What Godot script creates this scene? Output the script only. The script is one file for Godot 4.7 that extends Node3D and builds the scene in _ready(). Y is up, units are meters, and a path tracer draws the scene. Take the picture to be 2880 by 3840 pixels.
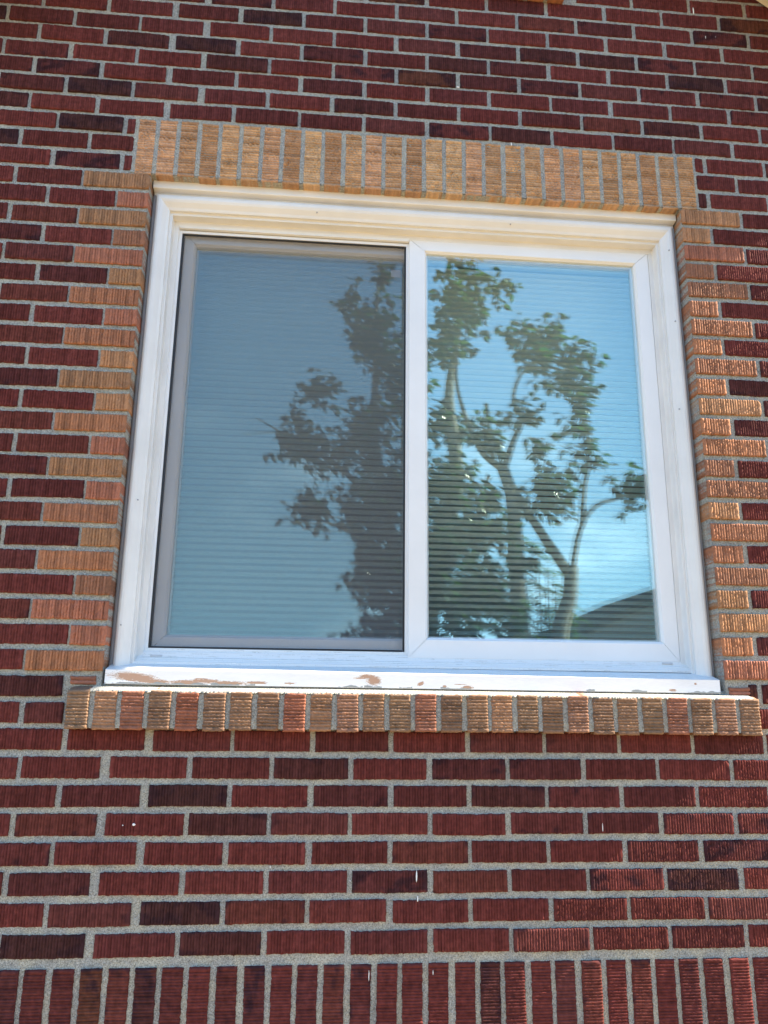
extends Node3D
# A white sliding window in a red and tan brick gable wall, seen from slightly below; a tree and a neighbour's roof mirror in the glass.

const BRICK_L := 0.2159
const COURSE := 0.06904
const EAVE_X := 1.908
const EAVE_Y := 3.674
const PITCH := 0.74
var rng := RandomNumberGenerator.new()
var noise := FastNoiseLite.new()
var mats := {}
var cam: Camera3D
var house: Node3D
var cache := {}

func _ready():
	rng.seed = 4711
	noise.seed = 11
	noise.frequency = 1.0
	noise.noise_type = FastNoiseLite.TYPE_SIMPLEX_SMOOTH
	# ---------- camera
	cam = Camera3D.new()
	cam.name = "camera"
	cam.fov = 67.31
	cam.near = 0.05
	cam.far = 600.0
	cam.transform = Transform3D(Basis(Vector3(0.99616, 0.01047, 0.08688), Vector3(-0.03105, 0.97051, 0.23906), Vector3(-0.08182, -0.24084, 0.96711)).orthonormalized(), Vector3(-0.3067, 1.62, 2.1942))
	add_child(cam)
	cam.current = true
	# ---------- sky, sun, exposure
	var env := Environment.new()
	env.background_mode = Environment.BG_SKY
	var sky := Sky.new()
	var sm := ProceduralSkyMaterial.new()
	sm.sky_top_color = Color(0.33, 0.50, 0.72)
	sm.sky_horizon_color = Color(0.665, 0.835, 0.94)
	sm.sky_curve = 0.30
	sm.ground_bottom_color = Color(0.42, 0.36, 0.27)
	sm.ground_horizon_color = Color(0.62, 0.66, 0.66)
	sm.sun_angle_max = 1.0
	sm.energy_multiplier = 1.0
	sm.sky_cover = cloud_cover()
	sm.sky_cover_modulate = Color(1, 1, 1, 0.38)
	sky.sky_material = sm
	env.sky = sky
	env.background_energy_multiplier = 0.70
	env.tonemap_mode = Environment.TONE_MAPPER_LINEAR
	env.tonemap_exposure = 4.8
	env.sdfgi_enabled = true
	env.ssao_enabled = true
	env.ssil_enabled = true
	var we := WorldEnvironment.new()
	we.name = "world_environment"
	we.environment = env
	add_child(we)
	var sun := DirectionalLight3D.new()
	sun.name = "sun"
	sun.light_color = Color(1.0, 0.94, 0.84)
	sun.light_energy = 1.6
	sun.light_angular_distance = 0.5
	sun.shadow_enabled = true
	add_child(sun)
	sun.look_at_from_position(Vector3(10, 7.25, 0.21), Vector3.ZERO, Vector3.UP)
	# ---------- the place
	make_materials()
	ground()
	house = base("brick_house", Vector3.ZERO, "red brick gable house wall with tan brick trim round a white sliding window", "house")
	brick_wall()
	lintel()
	brick_sill()
	window_unit()
	shell_and_roof()
	insect_screen()
	blind()
	garden()
	neighbours()

# ================= helpers
func base(called: String, at: Vector3, label: String, category: String, group := "") -> Node3D:
	var o := Node3D.new()
	o.name = called
	add_child(o, true)
	o.position = at
	o.set_meta("label", label)
	o.set_meta("category", category)
	if group != "":
		o.set_meta("group", group)
	return o

func put(called: String, mesh: Mesh, m: Material, parent: Node, at := Vector3.ZERO) -> MeshInstance3D:
	var o := MeshInstance3D.new()
	o.name = called
	o.mesh = mesh
	if m:
		o.material_override = m
	o.position = at
	parent.add_child(o, true)
	return o

func quad(st: SurfaceTool, a: Vector3, b: Vector3, c: Vector3, d: Vector3):
	# a b c d run clockwise seen from the front
	for v in [a, b, c, a, c, d]:
		st.add_vertex(v)

func add_box(st: SurfaceTool, lo: Vector3, hi: Vector3):
	var p := func(i): return Vector3(hi.x if i & 1 else lo.x, hi.y if i & 2 else lo.y, hi.z if i & 4 else lo.z)
	for f in [[4, 6, 7, 5], [1, 3, 2, 0], [0, 2, 6, 4], [5, 7, 3, 1], [6, 2, 3, 7], [0, 4, 5, 1]]:
		quad(st, p.call(f[0]), p.call(f[1]), p.call(f[2]), p.call(f[3]))

func begin() -> SurfaceTool:
	var st := SurfaceTool.new()
	st.begin(Mesh.PRIMITIVE_TRIANGLES)
	st.set_smooth_group(-1)
	return st

func done(st: SurfaceTool) -> ArrayMesh:
	st.generate_normals()
	return st.commit()

func box(lo: Vector3, hi: Vector3) -> ArrayMesh:
	var st := begin()
	add_box(st, lo, hi)
	return done(st)

func rbox(lo: Vector3, hi: Vector3, r: float) -> ArrayMesh:
	# box with chamfered edges along every side, convex: 24 corners
	var st := begin()
	var c := (lo + hi) * 0.5
	var h := (hi - lo) * 0.5
	r = min(r, min(h.x, min(h.y, h.z)) * 0.9)
	var P := func(sx, sy, sz, ax):
		var q := Vector3(sx * h.x, sy * h.y, sz * h.z)
		if ax != 0: q.x -= sx * r
		if ax != 1: q.y -= sy * r
		if ax != 2: q.z -= sz * r
		return c + q
	var face := func(pts: Array):
		var n: Vector3 = (pts[1] - pts[0]).cross(pts[2] - pts[0])
		var mid := Vector3.ZERO
		for q in pts: mid += q
		mid /= pts.size()
		if n.dot(mid - c) > 0: pts.reverse()
		for i in range(1, pts.size() - 1):
			for v in [pts[0], pts[i], pts[i + 1]]: st.add_vertex(v)
	for s in [-1, 1]:
		face.call([P.call(s, -1, -1, 0), P.call(s, 1, -1, 0), P.call(s, 1, 1, 0), P.call(s, -1, 1, 0)])
		face.call([P.call(-1, s, -1, 1), P.call(1, s, -1, 1), P.call(1, s, 1, 1), P.call(-1, s, 1, 1)])
		face.call([P.call(-1, -1, s, 2), P.call(1, -1, s, 2), P.call(1, 1, s, 2), P.call(-1, 1, s, 2)])
		for t in [-1, 1]:
			face.call([P.call(s, t, -1, 0), P.call(s, t, 1, 0), P.call(s, t, 1, 1), P.call(s, t, -1, 1)])
			face.call([P.call(s, -1, t, 0), P.call(s, 1, t, 0), P.call(s, 1, t, 2), P.call(s, -1, t, 2)])
			face.call([P.call(-1, s, t, 1), P.call(1, s, t, 1), P.call(1, s, t, 2), P.call(-1, s, t, 2)])
			for w in [-1, 1]:
				face.call([P.call(s, t, w, 0), P.call(s, t, w, 1), P.call(s, t, w, 2)])
	return done(st)

func lin(r: float, g: float, b: float) -> Color:
	return Color(r, g, b).linear_to_srgb()

# ================= textures and materials
func grey_noise(size: int, freq: float, seed_: int, lo: float, hi: float, oct := 4) -> Image:
	var n := FastNoiseLite.new()
	n.seed = seed_
	n.frequency = freq
	n.fractal_octaves = oct
	n.noise_type = FastNoiseLite.TYPE_SIMPLEX_SMOOTH
	var src := n.get_seamless_image(size, size)
	var im := Image.create(size, size, false, Image.FORMAT_RGB8)
	for y in size:
		for x in size:
			var v: float = lerp(lo, hi, src.get_pixel(x, y).r)
			im.set_pixel(x, y, Color(v, v, v))
	return im

func sand(size: int, seed_: int, mean: float, spread: float, speck: float) -> Image:
	var r := RandomNumberGenerator.new()
	r.seed = seed_
	var n := FastNoiseLite.new()
	n.seed = seed_
	n.frequency = 0.02
	var big := n.get_seamless_image(size, size)
	var im := Image.create(size, size, false, Image.FORMAT_RGB8)
	for y in size:
		for x in size:
			var v: float = mean + spread * (r.randf() - 0.5) + 0.25 * spread * (big.get_pixel(x, y).r - 0.5)
			if r.randf() < speck:
				v += 0.22 if r.randf() < 0.6 else -0.25
			var wm: float = smoothstep(0.35, 0.65, big.get_pixel(x, y).r)
			im.set_pixel(x, y, Color(v * lerpf(0.985, 1.01, wm), v * lerpf(0.99, 1.0, wm), v * lerpf(0.985, 0.955, wm)))
	return im

func tex(im: Image) -> ImageTexture:
	return ImageTexture.create_from_image(im)

func mat(called: String, c: Color, rough := 0.8) -> StandardMaterial3D:
	var m := StandardMaterial3D.new()
	m.resource_name = called
	m.albedo_color = c
	m.roughness = rough
	mats[called] = m
	return m

func world_tri(m: StandardMaterial3D, per_metre: float):
	m.uv1_triplanar = true
	m.uv1_world_triplanar = true
	m.uv1_scale = Vector3.ONE * per_metre

func relief(m: StandardMaterial3D, im: Image, cm: float):
	m.heightmap_enabled = true
	m.heightmap_texture = tex(im)
	m.heightmap_scale = cm

func worn_paint() -> Image:
	# white paint with thin lengthwise scratches and specks of dirt
	var r := RandomNumberGenerator.new()
	r.seed = 404
	var im := Image.create(512, 512, false, Image.FORMAT_RGB8)
	im.fill(Color(0.97, 0.97, 0.97))
	for i in 420:
		var x := r.randi() % 512
		var y := r.randi() % 512
		var l := r.randi_range(4, 60)
		var v := r.randf_range(0.62, 0.9)
		for k in l:
			if r.randf() < 0.7:
				im.set_pixel((x + k) % 512, y, Color(v, v * 0.99, v * 0.96))
	for i in 1500:
		var v := r.randf_range(0.45, 0.85)
		im.set_pixel(r.randi() % 512, r.randi() % 512, Color(v, v * 0.97, v * 0.92))
	return im

func cloud_cover() -> ImageTexture:
	var n := FastNoiseLite.new()
	n.seed = 5
	n.frequency = 1.0
	n.fractal_octaves = 5
	n.noise_type = FastNoiseLite.TYPE_SIMPLEX_SMOOTH
	var im := Image.create(1024, 512, false, Image.FORMAT_RGBA8)
	for y in 256:
		var el := (0.5 - (y + 0.5) / 512.0) * PI
		for x in 1024:
			var az := x / 1024.0 * TAU
			var d := Vector3(cos(el) * cos(az), sin(el) * 2.6, cos(el) * sin(az))
			var v := n.get_noise_3dv(d * 2.1)
			var a: float = smoothstep(0.02, 0.5, v) * (1.0 - smoothstep(0.25, 0.5, sin(el)))
			im.set_pixel(x, y, Color(1, 0.99, 0.97, a))
	return tex(im)

func make_materials():
	var grain := grey_noise(256, 0.035, 3, 0.72, 1.0, 5)
	var fine := sand(256, 9, 0.5, 0.55, 0.05)
	var red := mat("red_brick", Color.WHITE, 0.92)
	red.vertex_color_use_as_albedo = true
	red.metallic_specular = 0.2
	red.albedo_texture = tex(grain)
	world_tri(red, 5.3)
	var tan := mat("tan_brick", Color.WHITE, 0.9)
	tan.vertex_color_use_as_albedo = true
	tan.albedo_texture = tex(sand(512, 21, 0.86, 0.22, 0.04))
	world_tri(tan, 3.1)
	relief(tan, grey_noise(256, 0.11, 5, 0.0, 1.0, 3), 0.07)
	var mortar := mat("mortar", lin(0.52, 0.51, 0.475), 0.95)
	mortar.albedo_texture = tex(sand(256, 31, 0.80, 0.34, 0.10))
	world_tri(mortar, 2.3)
	relief(mortar, sand(256, 33, 0.5, 0.8, 0.05), 0.16)
	var white := mat("white_paint", lin(0.80, 0.79, 0.77), 0.42)
	white.albedo_texture = tex(grey_noise(256, 0.01, 8, 0.93, 1.0, 5))
	world_tri(white, 1.7)
	var vinyl := mat("white_vinyl", lin(0.83, 0.83, 0.83), 0.3)
	vinyl.albedo_texture = tex(grey_noise(256, 0.006, 18, 0.95, 1.0, 4))
	world_tri(vinyl, 1.1)
	var worn := mat("weathered_white", lin(0.80, 0.80, 0.79), 0.5)
	worn.albedo_texture = tex(worn_paint())
	world_tri(worn, 2.2)
	mat("caulk", lin(0.30, 0.30, 0.32), 0.6)
	mat("black_gasket", lin(0.012, 0.012, 0.014), 0.5)
	mat("screen_frame", lin(0.55, 0.55, 0.57), 0.4)
	var mesh_m := mat("screen_cloth", Color(lin(0.12, 0.12, 0.135), 0.24), 0.85)
	mesh_m.transparency = BaseMaterial3D.TRANSPARENCY_ALPHA
	var outer := ORMMaterial3D.new()
	outer.resource_name = "coated_glass"
	var orm := Image.create(4, 4, false, Image.FORMAT_RGB8)
	orm.fill(Color(1, 0, 0.88))
	outer.orm_texture = tex(orm)
	outer.transparency = BaseMaterial3D.TRANSPARENCY_ALPHA
	outer.albedo_color = Color(lin(0.70, 0.97, 0.96), 0.125)
	mats["glass"] = outer
	mat("spacer", lin(0.6, 0.62, 0.62), 0.35)
	mat("slat", lin(0.64, 0.81, 0.81), 0.45)
	mat("room", lin(0.50, 0.56, 0.56), 0.9)
	mat("wood_cream", lin(0.70, 0.62, 0.46), 0.6)
	var conc := mat("concrete", lin(0.36, 0.35, 0.33), 0.9)
	conc.albedo_texture = tex(grey_noise(256, 0.02, 44, 0.75, 1.0, 5))
	world_tri(conc, 0.8)
	var lawn := mat("dry_lawn", lin(0.41, 0.29, 0.13), 0.95)
	lawn.albedo_texture = tex(grey_noise(512, 0.02, 51, 0.65, 1.0, 6))
	world_tri(lawn, 0.35)
	var bark := mat("bark", lin(0.30, 0.285, 0.255), 0.9)
	bark.albedo_texture = tex(grey_noise(256, 0.03, 61, 0.55, 1.0, 5))
	world_tri(bark, 3.0)
	for a in [["leaf", lin(0.052, 0.118, 0.068)], ["feather_leaf", lin(0.10, 0.155, 0.07)]]:
		var lf := mat(a[0], Color.WHITE, 0.27)
		lf.albedo_color = a[1]
		lf.vertex_color_use_as_albedo = true
		lf.backlight_enabled = true
		lf.backlight = Color(0.75, 1.0, 0.5)
		lf.metallic_specular = 0.75
	mat("side_brick", lin(0.14, 0.04, 0.04), 0.9)
	mat("shingle", lin(0.085, 0.08, 0.075), 0.9)
	mat("grey_siding", lin(0.20, 0.20, 0.19), 0.8)
	mat("pale_siding", lin(0.55, 0.53, 0.48), 0.8)
	mat("chalk_paint", lin(0.85, 0.85, 0.83), 0.6)

# ================= the setting
func ground():
	var st := begin()
	quad(st, Vector3(-150, 0, -150), Vector3(150, 0, -150), Vector3(150, 0, 150), Vector3(-150, 0, 150))
	var g := put("ground", done(st), mats.dry_lawn, self)
	g.set_meta("kind", "structure")
	g.set_meta("label", "sunlit dry lawn in front of the brick wall")
	g.set_meta("category", "ground")

# ================= bricks
func make_brick(w: float, h: float, depth: float, horiz: bool, pitch: float, amp: float, groove: float, seed_: int, tone: Dictionary, rings := 1, top_rise := 0.0, deepest := 0.0045) -> ArrayMesh:
	var r := RandomNumberGenerator.new()
	r.seed = seed_ * 7919 + 13
	var U := h if horiz else w
	var V := w if horiz else h
	var us := [[-U / 2, 2], [-U / 2 + 0.0016, 1]]
	var m := 0.005 if not horiz else 0.003
	us.append([-U / 2 + m, 0])
	var n := maxi(1, int(round((U - 2 * m) / pitch)))
	var p := (U - 2 * m) / n
	for i in n:
		var s := -U / 2 + m + i * p + r.randf_range(-0.06, 0.06) * p
		if i > 0:
			us.append([s, 3])
		us.append([s + 0.27 * p, 0])
		us.append([s + 0.73 * p, 0])
	us.append([U / 2 - m, 0])
	us.append([U / 2 - 0.0016, 1])
	us.append([U / 2, 2])
	var vs := [[-V / 2, 2], [-V / 2 + 0.0016, 1]]
	var nv := maxi(2, int(round(V / 0.0046)))
	for i in range(1, nv):
		vs.append([-V / 2 + V * i / nv, 0])
	vs.append([V / 2 - 0.0016, 1])
	vs.append([V / 2, 2])
	var nu := us.size()
	var nn := vs.size()
	var pos := PackedVector3Array()
	var col := PackedColorArray()
	var off := Vector3(r.randf() * 100, r.randf() * 100, seed_ * 3.1)
	var base_c: Color = tone.base
	var burn: Color = tone.burn
	var bowx := r.randf_range(-0.0012, 0.0012)
	var skew := r.randf_range(-0.0015, 0.0015)
	var deep := []
	var rib := []
	var tint_now := 1.0
	for i in nu:
		deep.append(groove * r.randf_range(0.55, 1.25))
		if us[i][1] == 3:
			tint_now = 1.0 + r.randf_range(-1.0, 1.0) * tone.rib
		rib.append(tint_now)
	var chips := []
	for c in [Vector2(-1, -1), Vector2(1, -1), Vector2(-1, 1), Vector2(1, 1)]:
		if r.randf() < 0.3:
			chips.append([Vector2(c.x * U / 2, c.y * V / 2), r.randf_range(0.004, 0.010)])
	for j in nn:
		for i in nu:
			var u: float = us[i][0]
			var v: float = vs[j][0]
			var q := Vector3(u * 40, v * 40, 0) + off
			var torn: float = clamp(0.5 + 1.1 * noise.get_noise_3dv(q * 0.55), 0.0, 1.6)
			var z := 0.0
			if us[i][1] == 3:
				z -= deep[i] * r.randf_range(0.6, 1.15)
			var k: int = maxi(us[i][1] if us[i][1] < 3 else 0, vs[j][1])
			if k == 0:
				z += amp * torn * r.randf_range(-1.3, 0.6) + 0.0004 * noise.get_noise_3dv(q * 0.2)
			elif k == 1:
				z -= 0.0007 + 0.0004 * r.randf()
			else:
				z -= 0.0032
			for c in chips:
				var dc: float = c[1] - (Vector2(u, v) - c[0]).length() + 0.002 * noise.get_noise_3dv(q * 3.0)
				if dc > 0.0:
					z -= 0.9 * dc
			z = max(z, -deepest)
			var du := 0.0
			var dv := 0.0
			if k == 0:
				du = r.randf_range(-0.14, 0.14) * p * torn
			elif k >= 1:
				du = 0.0018 * noise.get_noise_3dv(q * 1.5 + Vector3(7, 1, 3)) + r.randf_range(-0.0003, 0.0003)
				dv = 0.0024 * noise.get_noise_3dv(q * 1.5 + Vector3(1, 9, 5)) + r.randf_range(-0.0004, 0.0004)
			dv += bowx * (1.0 - pow(2 * u / U, 2)) + skew * u / U
			u += du
			v += dv
			pos.append(Vector3(v, u, z) if horiz else Vector3(u, v, z))
			var b: float = smoothstep(tone.from - 0.12, tone.from + 0.18, 0.5 + 0.8 * noise.get_noise_3dv(q * Vector3(0.28, 0.5, 1)) + tone.edge * pow(abs(2 * us[i][0] / U), 6))
			var c := base_c.lerp(burn, b * tone.much)
			var f: float = 1.0 + 0.16 * noise.get_noise_3dv(q * 0.8 + Vector3(3, 3, 3)) + r.randf_range(-1.0, 1.0) * tone.grain
			f *= rib[i]
			col.append(Color(c.r * f, c.g * f, c.b * f))
	var nor := PackedVector3Array()
	for j in nn:
		for i in nu:
			var a := pos[j * nu + maxi(i - 1, 0)]
			var b2 := pos[j * nu + mini(i + 1, nu - 1)]
			var c2 := pos[maxi(j - 1, 0) * nu + i]
			var d2 := pos[mini(j + 1, nn - 1) * nu + i]
			var nv3 := (b2 - a).cross(d2 - c2)
			if horiz: nv3 = -nv3
			nor.append(nv3.normalized())
	var idx := PackedInt32Array()
	for j in nn - 1:
		for i in nu - 1:
			var a := j * nu + i
			var q4 := [a, a + nu, a + nu + 1, a + 1]
			if horiz:
				q4.reverse()
			idx.append_array(PackedInt32Array([q4[0], q4[1], q4[2], q4[0], q4[2], q4[3]]))
	# sides, going back into the wall
	var rim := []
	for i in nu: rim.append(i)
	for j in range(1, nn): rim.append(j * nu + nu - 1)
	for i in range(nu - 2, -1, -1): rim.append((nn - 1) * nu + i)
	for j in range(nn - 2, 0, -1): rim.append(j * nu)
	var cnt := rim.size()
	var start := pos.size()
	for g in rings + 1:
		for t in cnt:
			var P: Vector3 = pos[rim[t]]
			var flat := Vector3(P.x, P.y, 0)
			var edge_n := Vector3.ZERO
			if abs(abs(P.x) - w / 2) < 0.0045: edge_n.x = sign(P.x)
			if abs(abs(P.y) - h / 2) < 0.0045: edge_n.y = sign(P.y)
			var q := flat
			q.z = lerp(P.z, -depth, float(g) / rings)
			if g > 0 and rings > 1:
				q += edge_n * ((-0.0011 if g % 2 else 0.0) + r.randf_range(-0.0004, 0.0003))
			if P.y > 0 and top_rise > 0.0 and edge_n.y > 0:
				q.y += top_rise * float(g) / rings
			pos.append(q)
			nor.append((edge_n + Vector3(0, 0, 0.3 if g == 0 else 0.0)).normalized() if edge_n != Vector3.ZERO else Vector3(0, 0, 1))
			col.append(col[rim[t]])
	for g in rings:
		for t in cnt:
			var a := start + g * cnt + t
			var b3 := start + g * cnt + (t + 1) % cnt
			var q4 := [a, b3, b3 + cnt, a + cnt]
			if horiz:
				q4.reverse()
			idx.append_array(PackedInt32Array([q4[0], q4[1], q4[2], q4[0], q4[2], q4[3]]))
	var arr := []
	arr.resize(Mesh.ARRAY_MAX)
	arr[Mesh.ARRAY_VERTEX] = pos
	arr[Mesh.ARRAY_NORMAL] = nor
	arr[Mesh.ARRAY_COLOR] = col
	arr[Mesh.ARRAY_INDEX] = idx
	var am := ArrayMesh.new()
	am.add_surface_from_arrays(Mesh.PRIMITIVE_TRIANGLES, arr)
	return am

func tone(base_c: Color, burn: Color, from: float, much: float, edge := 0.0, grain := 0.08) -> Dictionary:
	return {"base": base_c, "burn": burn, "from": from, "much": much, "edge": edge, "grain": grain, "rib": 0.15 if grain < 0.1 else 0.26}

var RED := [
	[0.186, 0.048, 0.042, 0.95, 0.5, 0.0], [0.169, 0.043, 0.038, 0.95, 0.6, 0.1], [0.153, 0.042, 0.037, 0.9, 0.6, 0.2], [0.175, 0.051, 0.041, 0.85, 0.7, 0.3],
	[0.137, 0.039, 0.036, 0.85, 0.7, 0.3], [0.161, 0.045, 0.042, 0.95, 0.7, 0.0], [0.127, 0.039, 0.037, 0.75, 0.8, 0.3], [0.195, 0.052, 0.045, 1.1, 0.4, 0.0],
	[0.110, 0.038, 0.035, 0.75, 0.7, 0.3], [0.156, 0.057, 0.038, 0.68, 0.8, 0.4], [0.166, 0.046, 0.042, 0.76, 0.8, 0.2], [0.144, 0.043, 0.041, 0.62, 0.8, 0.4],
	[0.178, 0.046, 0.041, 1.0, 0.5, 0.0], [0.163, 0.050, 0.045, 0.9, 0.5, 0.4], [0.088, 0.036, 0.034, 0.70, 0.7, 0.2]]
var RED_WEIGHTS := [0, 0, 0, 1, 1, 1, 2, 2, 2, 3, 3, 4, 4, 4, 5, 5, 5, 6, 6, 7, 7, 8, 8, 9, 10, 10, 11, 12, 12, 12, 13, 13, 14]

func red_mesh(w: float, h: float, horiz: bool, v: int) -> ArrayMesh:
	var wq: float = snappedf(w, 0.004)
	var hq: float = snappedf(h, 0.002)
	var key := "r%.3f_%.3f_%s_%d" % [wq, hq, horiz, v]
	if not cache.has(key):
		var t: Array = RED[v]
		var amps := [0.0005, 0.0009, 0.0014, 0.0006, 0.0012]
		cache[key] = make_brick(wq, hq, 0.03, horiz, 0.0076, amps[v % 5], 0.0044, v + 1 + int(wq * 1000), tone(Color(t[0], t[1], t[2]), Color(0.045, 0.022, 0.029), t[3], t[4], t[5]))
	return cache[key]

var TAN := [[0.49, 0.205, 0.105], [0.43, 0.175, 0.095], [0.52, 0.255, 0.13], [0.46, 0.17, 0.105], [0.43, 0.215, 0.11], [0.36, 0.155, 0.09]]

func tan_mesh(w: float, h: float, depth: float, horiz: bool, v: int, c: Array, rings: int, rise := 0.0, amp := 0.0009) -> ArrayMesh:
	var wq: float = snappedf(w, 0.002)
	var hq: float = snappedf(h, 0.002)
	var key := "t%.3f_%.3f_%s_%d_%d_%.3f_%.3f" % [wq, hq, horiz, v, rings, rise, c[0]]
	if not cache.has(key):
		cache[key] = make_brick(wq, hq, depth, horiz, 0.0092 if h > 0.15 else 0.0082, amp, 0.0034 + amp, 200 + v * 3 + int(wq * 1000), tone(Color(c[0], c[1], c[2]), Color(c[0] * 0.62, c[1] * 0.5, c[2] * 0.45), 0.85, 0.45, 0.0, 0.17), rings, rise, 0.0076 if depth > 0.05 else 0.0105)
	return cache[key]

func row_y(k: int) -> float:
	var at := [-30, -8, -5, 0, 5, 10, 15, 20, 26, 28, 30, 33, 60]
	var of := [0.0, 0.0, 0.008, 0.006, 0.010, 0.010, 0.014, 0.017, 0.016, 0.012, 0.009, 0.001, 0.0]
	var o := 0.0
	for i in at.size() - 1:
		if k >= at[i] and k <= at[i + 1]:
			o = lerp(of[i], of[i + 1], float(k - at[i]) / (at[i + 1] - at[i]))
	return 3.2954 - COURSE * k + o

func row_shift(k: int, x: float) -> float:
	if x > -0.85:
		return 0.002
	return -0.019 if k >= -2 and k <= 25 else -0.007

func rake_y(x: float) -> float:
	return EAVE_Y + (EAVE_X - abs(x)) * PITCH + 0.03

func in_view(x: float, y: float) -> bool:
	var v := cam.global_transform.affine_inverse() * Vector3(x, y, 0)
	var f := 2884.0
	return abs(v.x / -v.z * f) < 1445 and abs(v.y / -v.z * f) < 1925

const WALL_X := 1.62

func brick_wall():
	# mortar bed: a slightly wavy sheet with the window opening, and the reveals
	var st := begin()
	st.set_smooth_group(0)
	var xs := []
	var ys := []
	for i in 131: xs.append(-WALL_X + i * 2 * WALL_X / 130.0)
	for x in [-0.886, 0.881]: xs.append(x)
	for i in 165: ys.append(0.72 + i * (4.88 - 0.72) / 164.0)
	for y in [1.652, 3.262]: ys.append(y)
	xs.sort()
	ys.sort()
	var Z := func(x, y):
		return -0.0068 + 0.0010 * noise.get_noise_2d(x * 9.0, y * 21.0) + 0.0006 * noise.get_noise_2d(x * 60.0, y * 60.0)
	for i in xs.size() - 1:
		for j in ys.size() - 1:
			var cx: float = (xs[i] + xs[i + 1]) / 2
			var cy: float = (ys[j] + ys[j + 1]) / 2
			if cx > -0.886 and cx < 0.881 and cy > 1.652 and cy < 3.262: continue
			if cy > rake_y(cx): continue
			quad(st, Vector3(xs[i], ys[j], Z.call(xs[i], ys[j])), Vector3(xs[i], ys[j + 1], Z.call(xs[i], ys[j + 1])), Vector3(xs[i + 1], ys[j + 1], Z.call(xs[i + 1], ys[j + 1])), Vector3(xs[i + 1], ys[j], Z.call(xs[i + 1], ys[j])))
	st.set_smooth_group(-1)
	var bk := -0.24
	# reveals, set back a little behind the jamb bricks
	quad(st, Vector3(-0.886, 1.652, bk), Vector3(-0.886, 3.262, bk), Vector3(-0.886, 3.262, -0.004), Vector3(-0.886, 1.652, -0.004))
	quad(st, Vector3(0.881, 1.652, -0.004), Vector3(0.881, 3.262, -0.004), Vector3(0.881, 3.262, bk), Vector3(0.881, 1.652, bk))
	quad(st, Vector3(-0.886, 3.262, -0.004), Vector3(-0.886, 3.262, bk), Vector3(0.881, 3.262, bk), Vector3(0.881, 3.262, -0.004))
	quad(st, Vector3(-0.886, 1.652, bk), Vector3(-0.886, 1.652, -0.004), Vector3(0.881, 1.652, -0.004), Vector3(0.881, 1.652, bk))
	var wall := put("wall", done(st), mats.mortar, house)
	# the courses
	var list := []   # [mesh, transform, name, material, distance, seen]
	for k in range(-23, 34):
		var y := row_y(k)
		var h := 0.0535
		# spans of red brick in this course: [from, to, edges carry a joint]
		var spans := []
		if k >= -2 and k <= 0:
			spans = [[-WALL_X, -0.949], [0.949, WALL_X]]
		elif k >= 1 and k <= 23:
			var e := 1.0935 if (k % 2) == 1 else 0.982
			spans = [[-WALL_X, -e - 0.0065], [e + 0.0065, WALL_X]]
		elif k == 24:
			spans = [[-WALL_X, -0.982], [0.952, WALL_X]]
		elif k == 25:
			spans = [[-WALL_X, -0.978], [0.974, WALL_X]]
		else:
			spans = [[-WALL_X, WALL_X]]
		for s in spans:
			var ph := 0.5 if posmod(k + 8, 2) == 1 else 0.0
			for i in range(-4, 20):
				var mid: float = (i + 0.5 + ph) * BRICK_L - 1.39256
				var sh := row_shift(k, mid)
				var x0 := mid - BRICK_L / 2 + sh + 0.0072 + rng.randf_range(-0.0018, 0.0018)
				var x1 := mid + BRICK_L / 2 + sh - 0.0072 + rng.randf_range(-0.0018, 0.0018)
				x0 = max(x0, s[0])
				x1 = min(x1, s[1])
				if x1 - x0 < 0.016: continue
				var cx := (x0 + x1) / 2
				if y > rake_y(cx) + 0.01: continue
				# the small sill of the attic vent above
				if y > 4.06 and y < 4.42 and abs(cx) < 0.56: continue
				var yy := y + 0.0022 * noise.get_noise_2d(cx * 3.0, k * 7.0) + rng.randf_range(-0.0008, 0.0008)
				list.append(place(red_mesh(x1 - x0, h, false, RED_WEIGHTS[rng.randi() % RED_WEIGHTS.size()]), cx, yy, rng.randi() % 2 == 1 and x1 - x0 > 0.1, "brick", mats.red_brick))
	# soldier course at the foot
	var n := 0
	for i in 48:
		var cx := -1.586 + i * 0.0675 + 0.006 * noise.get_noise_2d(i * 0.31, 4.0)
		if cx > WALL_X - 0.02: continue
		var b := place(red_mesh(0.0535, 0.2, true, RED_WEIGHTS[rng.randi() % RED_WEIGHTS.size()]), cx, 0.866, rng.randi() % 2 == 1, "soldier_brick", mats.red_brick)
		list.append(b)
	# tan jamb bricks
	for k in range(1, 24):
		var long := (k % 2) == 1
		var w := 0.207 if long else 0.0955
		for s in [-1, 1]:
			var edge := 0.880 if s > 0 else 0.885
			var cx: float = s * (edge + w / 2)
			var v := rng.randi() % 4
			var b := place(tan_mesh(w, 0.0535, 0.10, false, v, TAN[rng.randi() % 6], 30, 0.0, [0.0013, 0.0019, 0.0010, 0.0016][v]), cx, row_y(k) + rng.randf_range(-0.001, 0.001), false, "jamb_brick", mats.tan_brick)
			b.t.origin.z = clampf(b.t.origin.z + 0.0016, 0.0014, 0.004)
			list.append(b)
	# slivers beside the sill board
	for s in [-1, 1]:
		var b := place(tan_mesh(0.068, 0.022, 0.04, true, 1, TAN[3], 1), -0.935 if s < 0 else 0.925, 1.671 if s < 0 else 1.663, false, "jamb_brick", mats.tan_brick)
		list.append(b)
	# the 300 largest red bricks in view stay single
	var seen := []
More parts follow.
